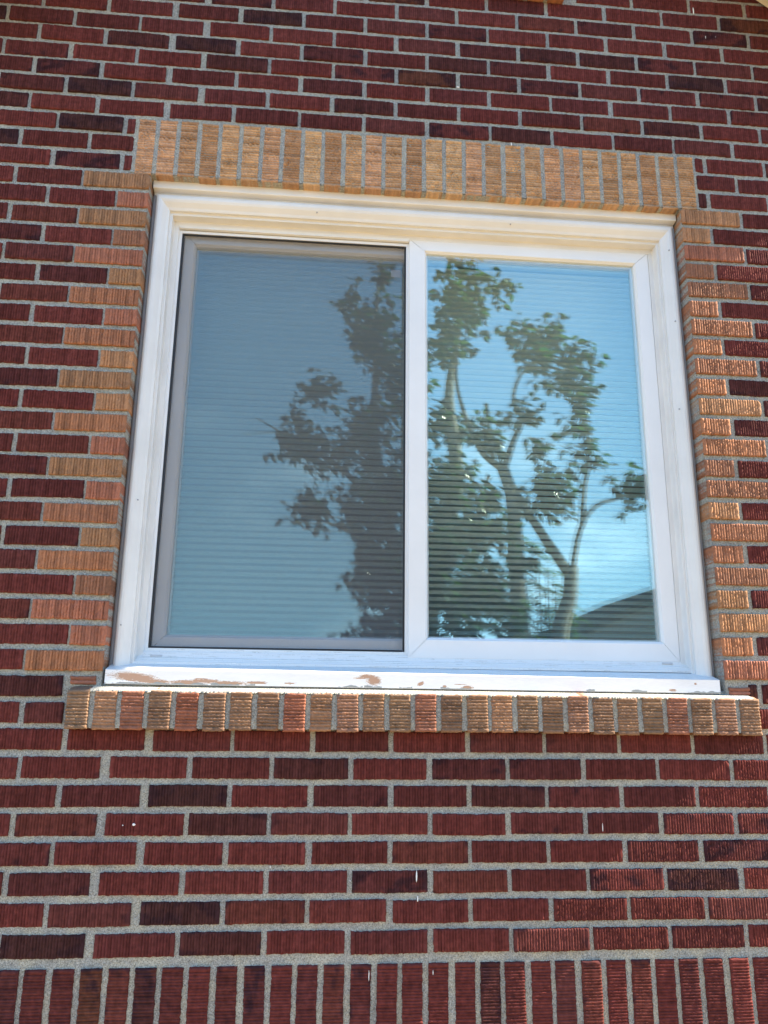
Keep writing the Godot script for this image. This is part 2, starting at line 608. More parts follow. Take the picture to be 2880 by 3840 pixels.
	for b in list:
		b.seen = in_view(b.t.origin.x, b.t.origin.y) or in_view(b.t.origin.x - 0.09, b.t.origin.y) or in_view(b.t.origin.x + 0.09, b.t.origin.y) or in_view(b.t.origin.x, b.t.origin.y + 0.03) or in_view(b.t.origin.x, b.t.origin.y - 0.03)
		if b.n == "brick" and b.seen:
			seen.append(b)
	seen.sort_custom(func(p, q): return p.size > q.size)
	for i in seen.size():
		seen[i].single = i < 300
	var rest := SurfaceTool.new()
	rest.begin(Mesh.PRIMITIVE_TRIANGLES)
	var merged := 0
	for b in list:
		if (b.n == "brick" and b.single) or (b.n != "brick" and (b.seen or b.m != mats.red_brick)):
			var o := put(b.n, b.mesh, b.m, wall)
			o.transform = b.t
		else:
			rest.append_from(b.mesh, 0, b.t)
			merged += 1
	var o2 := put("brickwork", rest.commit(), mats.red_brick, wall)
	o2.set_meta("kind", "stuff")
	print("bricks ", list.size(), " seen red ", seen.size(), " merged ", merged, " meshes ", cache.size())
	# white paint spatter on the bricks
	for d in [[-0.024, 1.175, 0.0028, 0.034], [-0.021, 1.120, 0.0032, 0.017], [-0.768, 1.3045, 0.008, 0.007], [-0.796, 1.303, 0.003, 0.004], [-0.147, 0.941, 0.0022, 0.026], [0.019, 0.945, 0.002, 0.012],
			[0.027, 1.02, 0.002, 0.012], [1.0, 4.10, 0.004, 0.030], [1.035, 3.985, 0.008, 0.012], [1.075, 3.99, 0.005, 0.004], [0.30, 3.47, 0.003, 0.014], [0.12, 3.685, 0.009, 0.006], [-0.41, 1.20, 0.0018, 0.008], [0.49, 1.295, 0.0016, 0.024], [-0.20, 1.165, 0.0025, 0.003]]:
		put("paint_spatter", spatter(d[2], d[3]), mats.chalk_paint, wall, Vector3(d[0], d[1], 0.0006))

func spatter(w: float, h: float) -> ArrayMesh:
	var st := begin()
	var r := RandomNumberGenerator.new()
	r.seed = int(w * 1e6 + h * 1e5)
	var ring := []
	for i in 10:
		var a := -TAU * i / 10
		ring.append(Vector3(cos(a) * w * r.randf_range(0.6, 1.3) * 0.6, sin(a) * h * r.randf_range(0.8, 1.15) * 0.5, 0.0))
	for i in 10:
		var a: Vector3 = ring[i]
		var b: Vector3 = ring[(i + 1) % 10]
		for v in [Vector3(0, 0, 0.0009), a * 0.8 + Vector3(0, 0, 0.0006), b * 0.8 + Vector3(0, 0, 0.0006)]: st.add_vertex(v)
		quad(st, a * 0.8 + Vector3(0, 0, 0.0006), a + Vector3(0, 0, -0.001), b + Vector3(0, 0, -0.001), b * 0.8 + Vector3(0, 0, 0.0006))
	return done(st)

func place(mesh: ArrayMesh, x: float, y: float, flip: bool, called: String, m: Material) -> Dictionary:
	var b := Basis(Vector3(1, 0, 0), rng.randfn(0, 0.006)) * Basis(Vector3(0, 1, 0), rng.randfn(0, 0.0045)) * Basis(Vector3(0, 0, 1), rng.randfn(0, 0.004) + (PI if flip else 0.0))
	var t := Transform3D(b, Vector3(x, y, clampf(rng.randfn(0.0002, 0.0013), -0.0012, 0.0032)))
	return {"mesh": mesh, "t": t, "n": called, "m": m, "size": mesh.get_aabb().size.x / t.origin.distance_squared_to(cam.position), "seen": false, "single": false}

func lintel():
	var bed := begin()
	add_box(bed, Vector3(-0.946, 3.2665, -0.12), Vector3(0.946, 3.470, -0.0125))
	for i in 29:
		var x := -0.937 + 0.0272 + (i - 0.5) * 0.06748
		add_box(bed, Vector3(x - 0.0085, 3.2665, -0.0124), Vector3(x + 0.0085, 3.470, -0.0042))
	var body := put("lintel", done(bed), mats.mortar, house)
	var tones := [[0.68, 0.41, 0.24], [0.60, 0.36, 0.215], [0.75, 0.48, 0.29], [0.55, 0.315, 0.185], [0.69, 0.40, 0.255]]
	for i in 28:
		var b := place(tan_mesh(0.0535, 0.208, 0.036, true, rng.randi() % 5, tones[rng.randi() % 5], 12, 0.0, 0.0056), -0.937 + 0.0272 + i * 0.06748 + rng.randf_range(-0.001, 0.001), 3.3645 + rng.randf_range(-0.0015, 0.0015), rng.randi() % 2 == 1, "lintel_brick", mats.tan_brick)
		var o := put(b.n, b.mesh, b.m, body)
		o.transform = b.t

func brick_sill():
	# mortar with a sloped top, its front a little behind the bricks
	var st := begin()
	var f := 0.030
	var y0 := 1.548
	var x0 := -0.952
	var x1 := 0.947
	quad(st, Vector3(x0, y0, f), Vector3(x0, 1.640, f), Vector3(x1, 1.640, f), Vector3(x1, y0, f))
	quad(st, Vector3(x0, 1.640, f), Vector3(x0, 1.6575, -0.045), Vector3(x1, 1.6575, -0.045), Vector3(x1, 1.640, f))
	quad(st, Vector3(x0, y0, -0.045), Vector3(x0, y0, f), Vector3(x1, y0, f), Vector3(x1, y0, -0.045))
	quad(st, Vector3(x0, y0, -0.045), Vector3(x0, 1.6555, -0.045), Vector3(x0, 1.640, f), Vector3(x0, y0, f))
	quad(st, Vector3(x1, y0, f), Vector3(x1, 1.640, f), Vector3(x1, 1.6555, -0.045), Vector3(x1, y0, -0.045))
	var body := put("window_ledge", done(st), mats.mortar, house)
	var tones := [[0.30, 0.165, 0.10], [0.35, 0.14, 0.09], [0.27, 0.15, 0.095], [0.40, 0.21, 0.125], [0.36, 0.125, 0.075], [0.29, 0.17, 0.105], [0.35, 0.175, 0.115]]
	var order := [5, 3, 1, 2, 4, 2, 0, 2, 4, 3, 6, 0, 5, 1, 2, 0, 3, 5, 0, 6, 2, 0, 5, 6, 0, 6, 0]
	for i in 27:
		var b := place(tan_mesh(0.0575, 0.099, 0.075, true, i % 5, tones[order[i]], 6, 0.019, 0.0014), -0.962 + 0.0287 + i * 0.07155 + rng.randf_range(-0.001, 0.001), 1.5935 + rng.randf_range(-0.0025, 0.0015) + (0.0 if i < 20 else -0.002), false, "sill_brick", mats.tan_brick)
		var o := put(b.n, b.mesh, b.m, body)
		b.t.origin.z += 0.037
		o.transform = b.t
	# mortar wash over the tops of the bricks, ragged towards the front
	var cap := begin()
	cap.set_smooth_group(0)
	var n := 700
	var cx := []
	for i in n + 1:
		var x: float = -0.905 + i * (0.945 + 0.905) / n
		var near: float = 0.0325 + 0.004 * noise.get_noise_2d(x * 40.0, 2.0) + 0.004 * noise.get_noise_2d(x * 190.0, 5.0)
		var top_at := func(z): return 1.6445 - 0.0035 * clampf((x + 0.2) / 1.2, 0, 1) + (0.037 - z) * 0.25 + 0.0009 * noise.get_noise_2d(x * 260.0, z * 260.0)
		cx.append([Vector3(x, top_at.call(near) - 0.0045, near + 0.0012), Vector3(x, top_at.call(near) - 0.0012, near + 0.0006), Vector3(x, top_at.call(near - 0.004) + 0.0008, near - 0.004), Vector3(x, top_at.call(0.012) + 0.0010, 0.012), Vector3(x, top_at.call(-0.011) + 0.001, -0.0115)])
	for i in n:
		for k in 4:
			quad(cap, cx[i][k], cx[i][k + 1], cx[i + 1][k + 1], cx[i + 1][k])
	put("mortar_wash", done(cap), mats.mortar, body)
	# mortar bed under the sill board
	put("mortar_bed", rbox(Vector3(-0.90, 1.646, -0.10), Vector3(0.895, 1.6635, -0.012), 0.004), mats.mortar, body)

# ================= window
func sweep(profile: Array, a_of: Callable, b_of: Callable) -> ArrayMesh:
	# profile points run across; a_of / b_of give the two ends of each line
	var st := begin()
	for i in profile.size() - 1:
		quad(st, a_of.call(profile[i]), b_of.call(profile[i]), b_of.call(profile[i + 1]), a_of.call(profile[i + 1]))
	return done(st)

func mitred(parent: Node, x0: float, x1: float, y0: float, y1: float, wl: float, wr: float, wb: float, wt: float, z: float, deep: float, bevel: float, m: Material, names := ["sash_stile", "sash_stile", "sash_rail", "sash_rail"]):
	# four members with mitred corners and a glazing bevel towards the pane
	var g := 0.0006
	var r := 0.0016
	var sides := [
		[Vector2(x0, y0), Vector2(x0, y1), Vector2(x0 + wl, y0 + wb), Vector2(x0 + wl, y1 - wt), wl],
		[Vector2(x1, y1), Vector2(x1, y0), Vector2(x1 - wr, y1 - wt), Vector2(x1 - wr, y0 + wb), wr],
		[Vector2(x1, y0), Vector2(x0, y0), Vector2(x1 - wr, y0 + wb), Vector2(x0 + wl, y0 + wb), wb],
		[Vector2(x0, y1), Vector2(x1, y1), Vector2(x0 + wl, y1 - wt), Vector2(x1 - wr, y1 - wt), wt]]
	for i in 4:
		var s: Array = sides[i]
		var st := begin()
		var along: Vector2 = (s[1] - s[0]).normalized() * g
		# profile: share of the width, z
		var w: float = s[4]
		var pf := [[0.0, z - deep], [0.0, z - r], [r / w, z], [1.0 - (bevel + r) / w, z], [1.0 - bevel / w, z - 0.0006], [1.0 - 0.0015 / w, z - bevel * 1.1], [1.0, z - bevel * 1.1 - 0.001], [1.0, z - deep]]
		for k in pf.size() - 1:
			var A := func(t): var q: Vector2 = s[0].lerp(s[2], t[0]) + along; return Vector3(q.x, q.y, t[1])
			var B := func(t): var q: Vector2 = s[1].lerp(s[3], t[0]) - along; return Vector3(q.x, q.y, t[1])
			quad(st, A.call(pf[k]), B.call(pf[k]), B.call(pf[k + 1]), A.call(pf[k + 1]))
		put(names[i], done(st), m, parent)

func window_unit():
	# the fixed frame that carries everything
	var st := begin()
	# jamb liners and head liner behind the casing
	add_box(st, Vector3(-0.884, 1.70, -0.20), Vector3(-0.8025, 3.20, -0.104))
	add_box(st, Vector3(0.8015, 1.70, -0.20), Vector3(0.879, 3.20, -0.104))
	add_box(st, Vector3(-0.8025, 3.151, -0.20), Vector3(0.8015, 3.20, -0.104))
	add_box(st, Vector3(-0.8025, 1.70, -0.20), Vector3(0.8015, 1.749, -0.106))
	# raised track over the screen and beside it
	add_box(st, Vector3(-0.8025, 3.1395, -0.20), Vector3(-0.0365, 3.151, -0.1005))
	add_box(st, Vector3(-0.8025, 3.127, -0.20), Vector3(-0.0365, 3.1365, -0.112))
	add_box(st, Vector3(-0.8025, 1.767, -0.20), Vector3(-0.7935, 3.127, -0.112))
	add_box(st, Vector3(-0.0455, 1.767, -0.128), Vector3(-0.0362, 3.1268, -0.1125))
	add_box(st, Vector3(-0.8025, 1.749, -0.20), Vector3(-0.0365, 1.767, -0.112))
	var win := put("window", done(st), mats.white_vinyl, house)
	# outer casing
	var pf := [[0.0095, -0.075], [0.0095, -0.058], [0.0115, -0.047], [0.0155, -0.041], [0.021, -0.0385], [0.028, -0.039], [0.035, -0.0425], [0.041, -0.048], [0.047, -0.0535], [0.0525, -0.0565], [0.0545, -0.058], [0.0545, -0.067], [0.0555, -0.0685], [0.0625, -0.0685], [0.0635, -0.0695], [0.0645, -0.0985], [0.0655, -0.1000], [0.0790, -0.1010], [0.080, -0.108]]
	var TOP := func(u): return 3.2235 - (u - 0.0095) * 1.13
	var L := func(t): return Vector3(-0.8830 + t[0], 1.7035 + clampf((-0.04 - t[1]) * 0.34, 0, 0.02), t[1])
	var L2 := func(t): return Vector3(-0.8830 + t[0], TOP.call(t[0]), t[1])
	put("casing_side", sweep(pf, L, L2), mats.white_paint, win)
	var Rb := func(t): return Vector3(0.8785 - t[0], 1.6985 + clampf((-0.04 - t[1]) * 0.34, 0, 0.02), t[1])
	var R2 := func(t): return Vector3(0.8785 - t[0], TOP.call(t[0]), t[1])
	put("casing_side", sweep(pf, R2, Rb), mats.white_paint, win)
	put("casing_head", sweep(pf, L2, R2), mats.white_paint, win)
	# drip board above the head casing
	var db := [[3.2640, -0.090], [3.2640, -0.034], [3.2620, -0.0325], [3.2380, -0.0325], [3.2360, -0.034], [3.2330, -0.056], [3.2225, -0.060]]
	put("drip_board", sweep(db, func(t): return Vector3(-0.8815, t[0], t[1]), func(t): return Vector3(0.8765, t[0], t[1])), mats.white_paint, win)
	# caulk down both sides
	for s in [-1, 1]:
		var cst := begin()
		cst.set_smooth_group(0)
		var e := 0.8835 if s < 0 else 0.8795
		for i in 60:
			var pts := []
			for q in [i, i + 1]:
				var y: float = 1.700 + q * (3.222 - 1.700) / 60.0
				var ww := 0.0115 + 0.0035 * noise.get_noise_2d(y * 14.0, s * 3.0)
				pts.append([Vector3(s * (e + 0.002), y, -0.060), Vector3(s * (e - ww * 0.45), y, -0.0515 + 0.002 * noise.get_noise_2d(y * 20, 9)), Vector3(s * (e - ww), y, -0.0635)])
			for k in 2:
				if s < 0: quad(cst, pts[0][k], pts[1][k], pts[1][k + 1], pts[0][k + 1])
				else: quad(cst, pts[0][k + 1], pts[1][k + 1], pts[1][k], pts[0][k])
		put("caulk_bead", done(cst), mats.caulk, win)
	# lower frame steps and the wooden sill board
	var vs := [[1.7675, -0.1115], [1.7575, -0.1105], [1.7565, -0.1035], [1.7400, -0.0985], [1.7385, -0.0890], [1.7335, -0.0880], [1.7325, -0.0800], [1.7285, -0.0790], [1.7270, -0.0705], [1.7200, -0.0700]]
	put("frame_sill", sweep(vs, func(t): return Vector3(-0.8200, t[0] - (0.0 if t[0] > 1.75 else 0.0), t[1]), func(t): return Vector3(0.8150, t[0] - 0.003, t[1])), mats.weathered_white, win)
	sill_board(win)
	for x in [-0.765, 0.755]:
		put("weep_cover", rbox(Vector3(x - 0.017, 1.7425, -0.0995), Vector3(x + 0.017, 1.7475, -0.0975), 0.0008), mats.screen_frame, win)
	for q in [[-0.857, 1.825, -0.0375], [-0.842, 2.19, -0.0395], [0.846, 3.125, -0.0395], [0.835, 2.55, -0.0430], [0.846, 2.86, -0.0395], [-0.35, 3.1885, -0.0440], [0.30, 3.19, -0.0440]]:
		var nh := CylinderMesh.new()
		nh.top_radius = 0.0021
		nh.bottom_radius = 0.0021
		nh.height = 0.003
		nh.radial_segments = 8
		put("nail_head", nh, mats.caulk, win, Vector3(q[0], q[1], q[2])).rotation.x = PI / 2
	# right sash (nearer) and left sash (behind the insect screen)
	mitred(win, -0.0362, 0.7985, 1.7495, 3.1490, 0.0590, 0.0525, 0.0605, 0.0470, -0.1015, 0.045, 0.006, mats.white_vinyl)
	mitred(win, -0.7880, 0.0300, 1.7650, 3.1390, 0.0385, 0.0400, 0.0420, 0.0440, -0.1290, 0.045, 0.006, mats.white_vinyl)
	panes(win, 0.0228, 0.7460, 1.8100, 3.1020, -0.1160)
	panes(win, -0.7495, -0.0100, 1.8070, 3.0950, -0.1480)
	# maker's sticker on the left pane
	var sticker := put("sticker", box(Vector3(-0.093, 3.030, -0.1490), Vector3(-0.060, 3.058, -0.1486)), mats.screen_frame, win)
	sticker.set_meta("label", "small pale sticker in the corner of the left pane")

func panes(win: Node, x0: float, x1: float, y0: float, y1: float, z: float):
	var c := Vector3((x0 + x1) / 2, (y0 + y1) / 2, z)
	var tilt := [0.0, 0.0034]
	for i in 2:
		var pm := BoxMesh.new()
		pm.size = Vector3(x1 - x0 + 0.006, y1 - y0 + 0.006, 0.003)
		var o := put("pane", pm, mats.glass, win, c + Vector3(0, 0, -0.016 * i))
		o.rotation = Vector3(tilt[i] * 0.8, tilt[i] * 0.5, 0)
	# spacer bars between the two panes
	var zs := z - 0.0130
	for a in [[x0 - 0.001, y0, x0 + 0.006, y1], [x1 - 0.006, y0, x1 + 0.001, y1], [x0 + 0.0062, y0 - 0.001, x1 - 0.0062, y0 + 0.005], [x0 + 0.0062, y1 - 0.005, x1 - 0.0062, y1 + 0.001]]:
		put("spacer_bar", box(Vector3(a[0], a[1], zs), Vector3(a[2], a[3], zs + 0.008)), mats.spacer, win)

func sill_board(win: Node):
	# painted wood, the paint flaked off in places on the front
	var W := 2048
	var H := 46
	var im := Image.create(W, H, false, Image.FORMAT_RGB8)
	var r := RandomNumberGenerator.new()
	r.seed = 77
	# flakes: [centre x, centre y, half length, half height, lean] in metres along the front, y up from its lower edge
	var fl := [[-0.80, 0.018, 0.060, 0.0115, -0.09], [-0.755, 0.008, 0.055, 0.006, -0.05], [-0.66, 0.006, 0.045, 0.0055, 0.0], [-0.61, 0.010, 0.040, 0.0055, 0.0], [-0.545, 0.006, 0.050, 0.005, 0.0], [-0.47, 0.008, 0.03, 0.004, 0.0], [-0.62, 0.016, 0.020, 0.002, 0], [-0.378, 0.008, 0.014, 0.0022, 0.0], [-0.162, 0.031, 0.022, 0.006, 0.0], [-0.145, 0.020, 0.019, 0.012, 0.0], [-0.182, 0.026, 0.018, 0.0025, 0], [-0.012, 0.013, 0.009, 0.005, 0.3], [0.055, 0.006, 0.006, 0.003, 0], [0.120, 0.004, 0.017, 0.005, 0], [0.10, 0.013, 0.016, 0.0012, 0], [0.72, 0.006, 0.011, 0.0035, 0], [0.79, 0.026, 0.004, 0.0025, 0]]
	for y in H:
		for x in W:
			var X := -0.878 + 1.742 * x / W
			var Y := 0.038 * (H - 1 - y) / (H - 1)
			var v := 0.935 + 0.03 * noise.get_noise_2d(X * 30, Y * 700) + 0.02 * noise.get_noise_2d(X * 6, Y * 40)
			var c := Color(v, v * 0.985, v * 0.975)
			var best := -1.0
			for f in fl:
				var dx: float = (X - f[0]) / f[2]
				var dy: float = (Y - f[1] - f[4] * (X - f[0])) / f[3]
				best = max(best, 1.0 - dx * dx * 0.9 - dy * dy * 0.8)
			best += 0.35 * sin(Y * 2900.0 + 2.0 * noise.get_noise_2d(X * 8, Y * 30)) * (1.2 - clampf(best, 0, 1)) + 0.7 * noise.get_noise_2d(X * 34, Y * 620) + 0.5 * noise.get_noise_2d(X * 160, Y * 1100) - 0.1
			if best > 0.1:
				var g := 0.5 + 0.5 * sin(Y * 2900.0 + 2.0 * noise.get_noise_2d(X * 8, Y * 30))
				c = Color(0.63, 0.46, 0.37).lerp(Color(0.82, 0.68, 0.57), g)
			elif best > 0.02:
				c = Color(0.55, 0.5, 0.47)
			# mortar smeared over the lower edge
			if Y < 0.0035 + 0.006 * noise.get_noise_2d(X * 22, 3.3) and noise.get_noise_2d(X * 5, 8.8) > 0.1:
				c = Color(0.6, 0.6, 0.59)
			im.set_pixel(x, y, c)
	var m := mat("flaked_paint", Color.WHITE, 0.6)
	m.albedo_texture = tex(im)
	var st := SurfaceTool.new()
	st.begin(Mesh.PRIMITIVE_TRIANGLES)
	st.set_smooth_group(-1)
	var drop := func(x): return -0.0062 * (x + 0.878) / 1.742
	var F := func(x, y, z, u, v):
		st.set_uv(Vector2(u, v))
		st.add_vertex(Vector3(x, y + drop.call(x), z))
	var x0 := -0.878
	var x1 := 0.864
	var zf := -0.002
	for t in [[x0, 1.6635, 0, 1], [x0, 1.7005, 0, 0], [x1, 1.7005, 1, 0], [x0, 1.6635, 0, 1], [x1, 1.7005, 1, 0], [x1, 1.6635, 1, 1]]:
		F.call(t[0], t[1], zf, t[2], t[3])
	var front := put("sill_board", done(st), m, win)
	var body := begin()
	var A := func(x, y, z): return Vector3(x, y + drop.call(x), z)
	var P := [[1.6625, -0.11], [1.6625, -0.0026], [1.7008, -0.0026], [1.7020, -0.006], [1.7225, -0.076], [1.7225, -0.11]]
	for i in P.size() - 1:
		quad(body, A.call(x0 - 0.0004, P[i][0], P[i][1]), A.call(x1 + 0.0004, P[i][0], P[i][1]), A.call(x1 + 0.0004, P[i + 1][0], P[i + 1][1]), A.call(x0 - 0.0004, P[i + 1][0], P[i + 1][1]))
	for x in [x0 - 0.0004, x1 + 0.0004]:
		var poly := []
		for q in P: poly.append(A.call(x, q[0], q[1]))
		for i in range(1, poly.size() - 1):
			for v in [poly[0], poly[i], poly[i + 1]]: body.add_vertex(v)
	put("sill_top", done(body), mats.weathered_white, win)

func insect_screen():
	var s := base("insect_screen", Vector3(-0.4195, 1.7675, -0.1175), "fine grey insect screen with a thin black edge over the left half of the window", "screen")
	var x := 0.3735
	var h := 1.3590
	var t := 0.0052
	for a in [[Vector3(-x, 0, -0.003), Vector3(-x + t, h, 0.004)], [Vector3(x - t, 0, -0.003), Vector3(x, h, 0.004)], [Vector3(-x + t + 0.0001, 0, -0.003), Vector3(x - t - 0.0001, t, 0.004)], [Vector3(-x + t + 0.0001, h - t, -0.003), Vector3(x - t - 0.0001, h, 0.004)]]:
		put("edge_strip", rbox(a[0], a[1], 0.0015), mats.black_gasket, s)
	put("mesh_cloth", box(Vector3(-x + t, t, -0.0004), Vector3(x - t, h - t, 0.0)), mats.screen_cloth, s)

func blind():
	var b := base("window_blind", Vector3(0, 1.74, -0.255), "white horizontal slat blind hanging behind the whole window", "blind")
	var st := begin()
	st.set_smooth_group(0)
	var tilt := deg_to_rad(21.0)
	for i in 6:
		var a := []
		for k in [i, i + 1]:
			var u: float = (k / 6.0 - 0.5) * 0.025
			var bow := 0.0016 * (1.0 - pow(u / 0.0125, 2))
			# outer edge (towards the glass, +z) stands higher
			a.append(Vector3(0, u * sin(tilt) + bow * cos(tilt), u * cos(tilt) - bow * sin(tilt)))
		quad(st, a[0] + Vector3(-0.84, 0, 0), a[1] + Vector3(-0.84, 0, 0), a[1] + Vector3(0.84, 0, 0), a[0] + Vector3(0.84, 0, 0))
	var slat := done(st)
	var n := 64
	for i in n:
		var o := put("slat", slat, mats.slat, b, Vector3(0, 0.035 + i * 0.0215, 0))
		o.rotation = Vector3(rng.randf_range(-0.03, 0.03), 0, rng.randf_range(-0.0006, 0.0006))
	put("head_rail", rbox(Vector3(-0.845, 1.415, -0.014), Vector3(0.845, 1.445, 0.014), 0.002), mats.slat, b)
	put("bottom_rail", rbox(Vector3(-0.84, 0.005, -0.013), Vector3(0.84, 0.020, 0.013), 0.004), mats.slat, b)

func shell_and_roof():
	# the rest of the house: side and back walls, the room behind the window, the roof with its overhang
	put("foundation", box(Vector3(-WALL_X - 0.01, 0, -4.2), Vector3(WALL_X + 0.01, 0.755, 0.012)), mats.concrete, house)
	for s in [-1, 1]:
		put("side_wall", box(Vector3(WALL_X - 0.11 if s > 0 else -WALL_X, 0.755, -4.2), Vector3(WALL_X if s > 0 else -WALL_X + 0.11, 3.80, -0.012)), mats.side_brick, house)
	put("back_wall", box(Vector3(-1.5, 0.755, -4.2), Vector3(1.5, 3.8, -4.09)), mats.room, house)
	# inside of the front wall
	put("inner_wall", box(Vector3(-1.505, 0.76, -0.30), Vector3(-0.892, 3.78, -0.242)), mats.room, house)
	put("inner_wall", box(Vector3(0.892, 0.76, -0.30), Vector3(1.505, 3.78, -0.242)), mats.room, house)
	put("inner_wall", box(Vector3(-0.891, 0.76, -0.30), Vector3(0.891, 1.65, -0.242)), mats.room, house)
	put("inner_wall", box(Vector3(-0.891, 3.264, -0.30), Vector3(0.891, 3.78, -0.242)), mats.room, house)
	put("floor", box(Vector3(-1.505, 0.757, -4.085), Vector3(1.505, 0.80, -0.305)), mats.room, house)
	put("ceiling", box(Vector3(-1.505, 3.60, -4.085), Vector3(1.505, 3.66, -0.305)), mats.room, house)
	# roof: two slopes with thickness, overhanging the gable
	var st := begin()
	for s in [-1, 1]:
		var ex: float = s * EAVE_X
		var py := EAVE_Y + EAVE_X * PITCH
		var pts := []
		for z in [0.30, -4.5]:
			pts.append([Vector3(ex, EAVE_Y + 0.03, z), Vector3(0, py + 0.03, z), Vector3(0, py + 0.12, z), Vector3(ex, EAVE_Y + 0.12, z)])
		for k in 4:
			quad(st, pts[0][k], pts[0][(k + 1) % 4], pts[1][(k + 1) % 4], pts[1][k])
		for z in 2:
			quad(st, pts[z][0], pts[z][1], pts[z][2], pts[z][3])
	var roof := put("roof", done(st), mats.shingle, house)
	for s in [-1, 1]:
		# rake board on the wall under the overhang, soffit and outer fascia
		for a in [["frieze_board", 0.008, 0.060, 0.003, 0.022], ["soffit", 0.004, 0.026, 0.0225, 0.272], ["rake_fascia", -0.10, 0.115, 0.2725, 0.298]]:
			var q := begin()
			var p0 := Vector2(s * EAVE_X, EAVE_Y)
			var p1 := Vector2(0, EAVE_Y + EAVE_X * PITCH)
			if a[0] == "frieze_board":
				p0 = Vector2(s * (WALL_X + 0.02), EAVE_Y + (EAVE_X - WALL_X - 0.02) * PITCH)
			var c := [Vector3(p0.x, p0.y + a[1], a[3]), Vector3(p1.x, p1.y + a[1], a[3]), Vector3(p1.x, p1.y + a[2], a[3]), Vector3(p0.x, p0.y + a[2], a[3])]
			var d := []
			for v in c: d.append(Vector3(v.x, v.y, a[4]))
			quad(q, d[0], d[3], d[2], d[1])
			quad(q, c[0], c[1], c[2], c[3])
			for k in 4: quad(q, c[k], d[k], d[(k + 1) % 4], c[(k + 1) % 4])
			put(a[0], done(q), mats.wood_cream, roof)
	# attic vent with its own small brick sill, mostly above the frame
	var vent := put("attic_vent", box(Vector3(-0.46, 4.185, -0.06), Vector3(0.46, 4.42, 0.004)), mats.white_paint, house)
	for i in 4:
		put("slat", box(Vector3(-0.42, 4.20 + i * 0.052, 0.0042), Vector3(0.42, 4.236 + i * 0.052, 0.014)), mats.white_paint, vent)
	for i in 14:
		var b := place(tan_mesh(0.0575, 0.099, 0.075, true, i % 5, TAN[i % 6], 6, 0.019, 0.0014), -0.507 + 0.0287 + i * 0.0737, 4.133, false, "sill_brick", mats.tan_brick)
		b.t.origin.z += 0.037
		var o := put(b.n, b.mesh, b.m, vent)
		o.transform = b.t
	put("mortar_bed", box(Vector3(-0.502, 4.088, -0.03), Vector3(0.502, 4.184, 0.030)), mats.mortar, vent)

# ================= garden and neighbours, seen only in the glass
func tube(st: SurfaceTool, pts: Array, radii: Array, sides := 8):
	var rings := []
	for i in pts.size():
		var d: Vector3 = (pts[mini(i + 1, pts.size() - 1)] - pts[maxi(i - 1, 0)]).normalized()
		var a := d.cross(Vector3(0.3, 0.2, 1)).normalized()
		var b := d.cross(a)
		var ring := []
		for k in sides:
			var t := TAU * k / sides
			var rr: float = radii[i] * (1.0 + 0.12 * noise.get_noise_3dv(pts[i] * 4.0 + Vector3(k, 0, 0)))
			ring.append(pts[i] + (a * cos(t) + b * sin(t)) * rr)
		rings.append(ring)
	for i in rings.size() - 1:
		for k in sides:
			quad(st, rings[i][k], rings[i][(k + 1) % sides], rings[i + 1][(k + 1) % sides], rings[i + 1][k])

func curve(pts: Array, steps := 4) -> Array:
	var out := []
	for i in pts.size() - 1:
		var p0: Vector3 = pts[maxi(i - 1, 0)]
		var p3: Vector3 = pts[mini(i + 2, pts.size() - 1)]
		for s in steps:
			out.append(pts[i].cubic_interpolate(pts[i + 1], p0, p3, float(s) / steps))
	out.append(pts[-1])
	return out

func limb(st: SurfaceTool, pts: Array, r0: float, r1: float):
	var c := curve(pts)
	var rr := []
	for i in c.size(): rr.append(lerp(r0, r1, float(i) / (c.size() - 1)))
	tube(st, c, rr)

func leaf(P: PackedVector3Array, N: PackedVector3Array, C: PackedColorArray, at: Vector3, dir: Vector3, up: Vector3, l: float, w: float, tint: Color):
	var side := dir.cross(up).normalized()
	up = side.cross(dir).normalized()
	var q := func(a, s, lift): return at + dir * (a * l) + side * (s * w) + up * (lift * w)
	var mid := [q.call(0.0, 0, 0), q.call(0.35, 0, -0.06), q.call(0.7, 0, -0.02), q.call(1.0, 0, -0.14)]
	for s in [-1.0, 1.0]:
		var e := [q.call(0.08, 0.34 * s, 0.1), q.call(0.30, 0.5 * s, 0.14), q.call(0.62, 0.34 * s, 0.1)]
		for t in [[mid[0], e[0], mid[1]], [e[0], e[1], mid[1]], [mid[1], e[1], e[2]], [mid[1], e[2], mid[2]], [mid[2], e[2], mid[3]]]:
			var n: Vector3 = (t[1] - t[0]).cross(t[2] - t[0]).normalized()
			if n.dot(up) < 0: n = -n
			for v in t:
				P.append(v)
				N.append(n)
				C.append(tint)

func arrays_mesh(P: PackedVector3Array, N: PackedVector3Array, C: PackedColorArray) -> ArrayMesh:
	var arr := []
	arr.resize(Mesh.ARRAY_MAX)
	arr[Mesh.ARRAY_VERTEX] = P
	arr[Mesh.ARRAY_NORMAL] = N
	arr[Mesh.ARRAY_COLOR] = C
	var am := ArrayMesh.new()
	am.add_surface_from_arrays(Mesh.PRIMITIVE_TRIANGLES, arr)
	return am

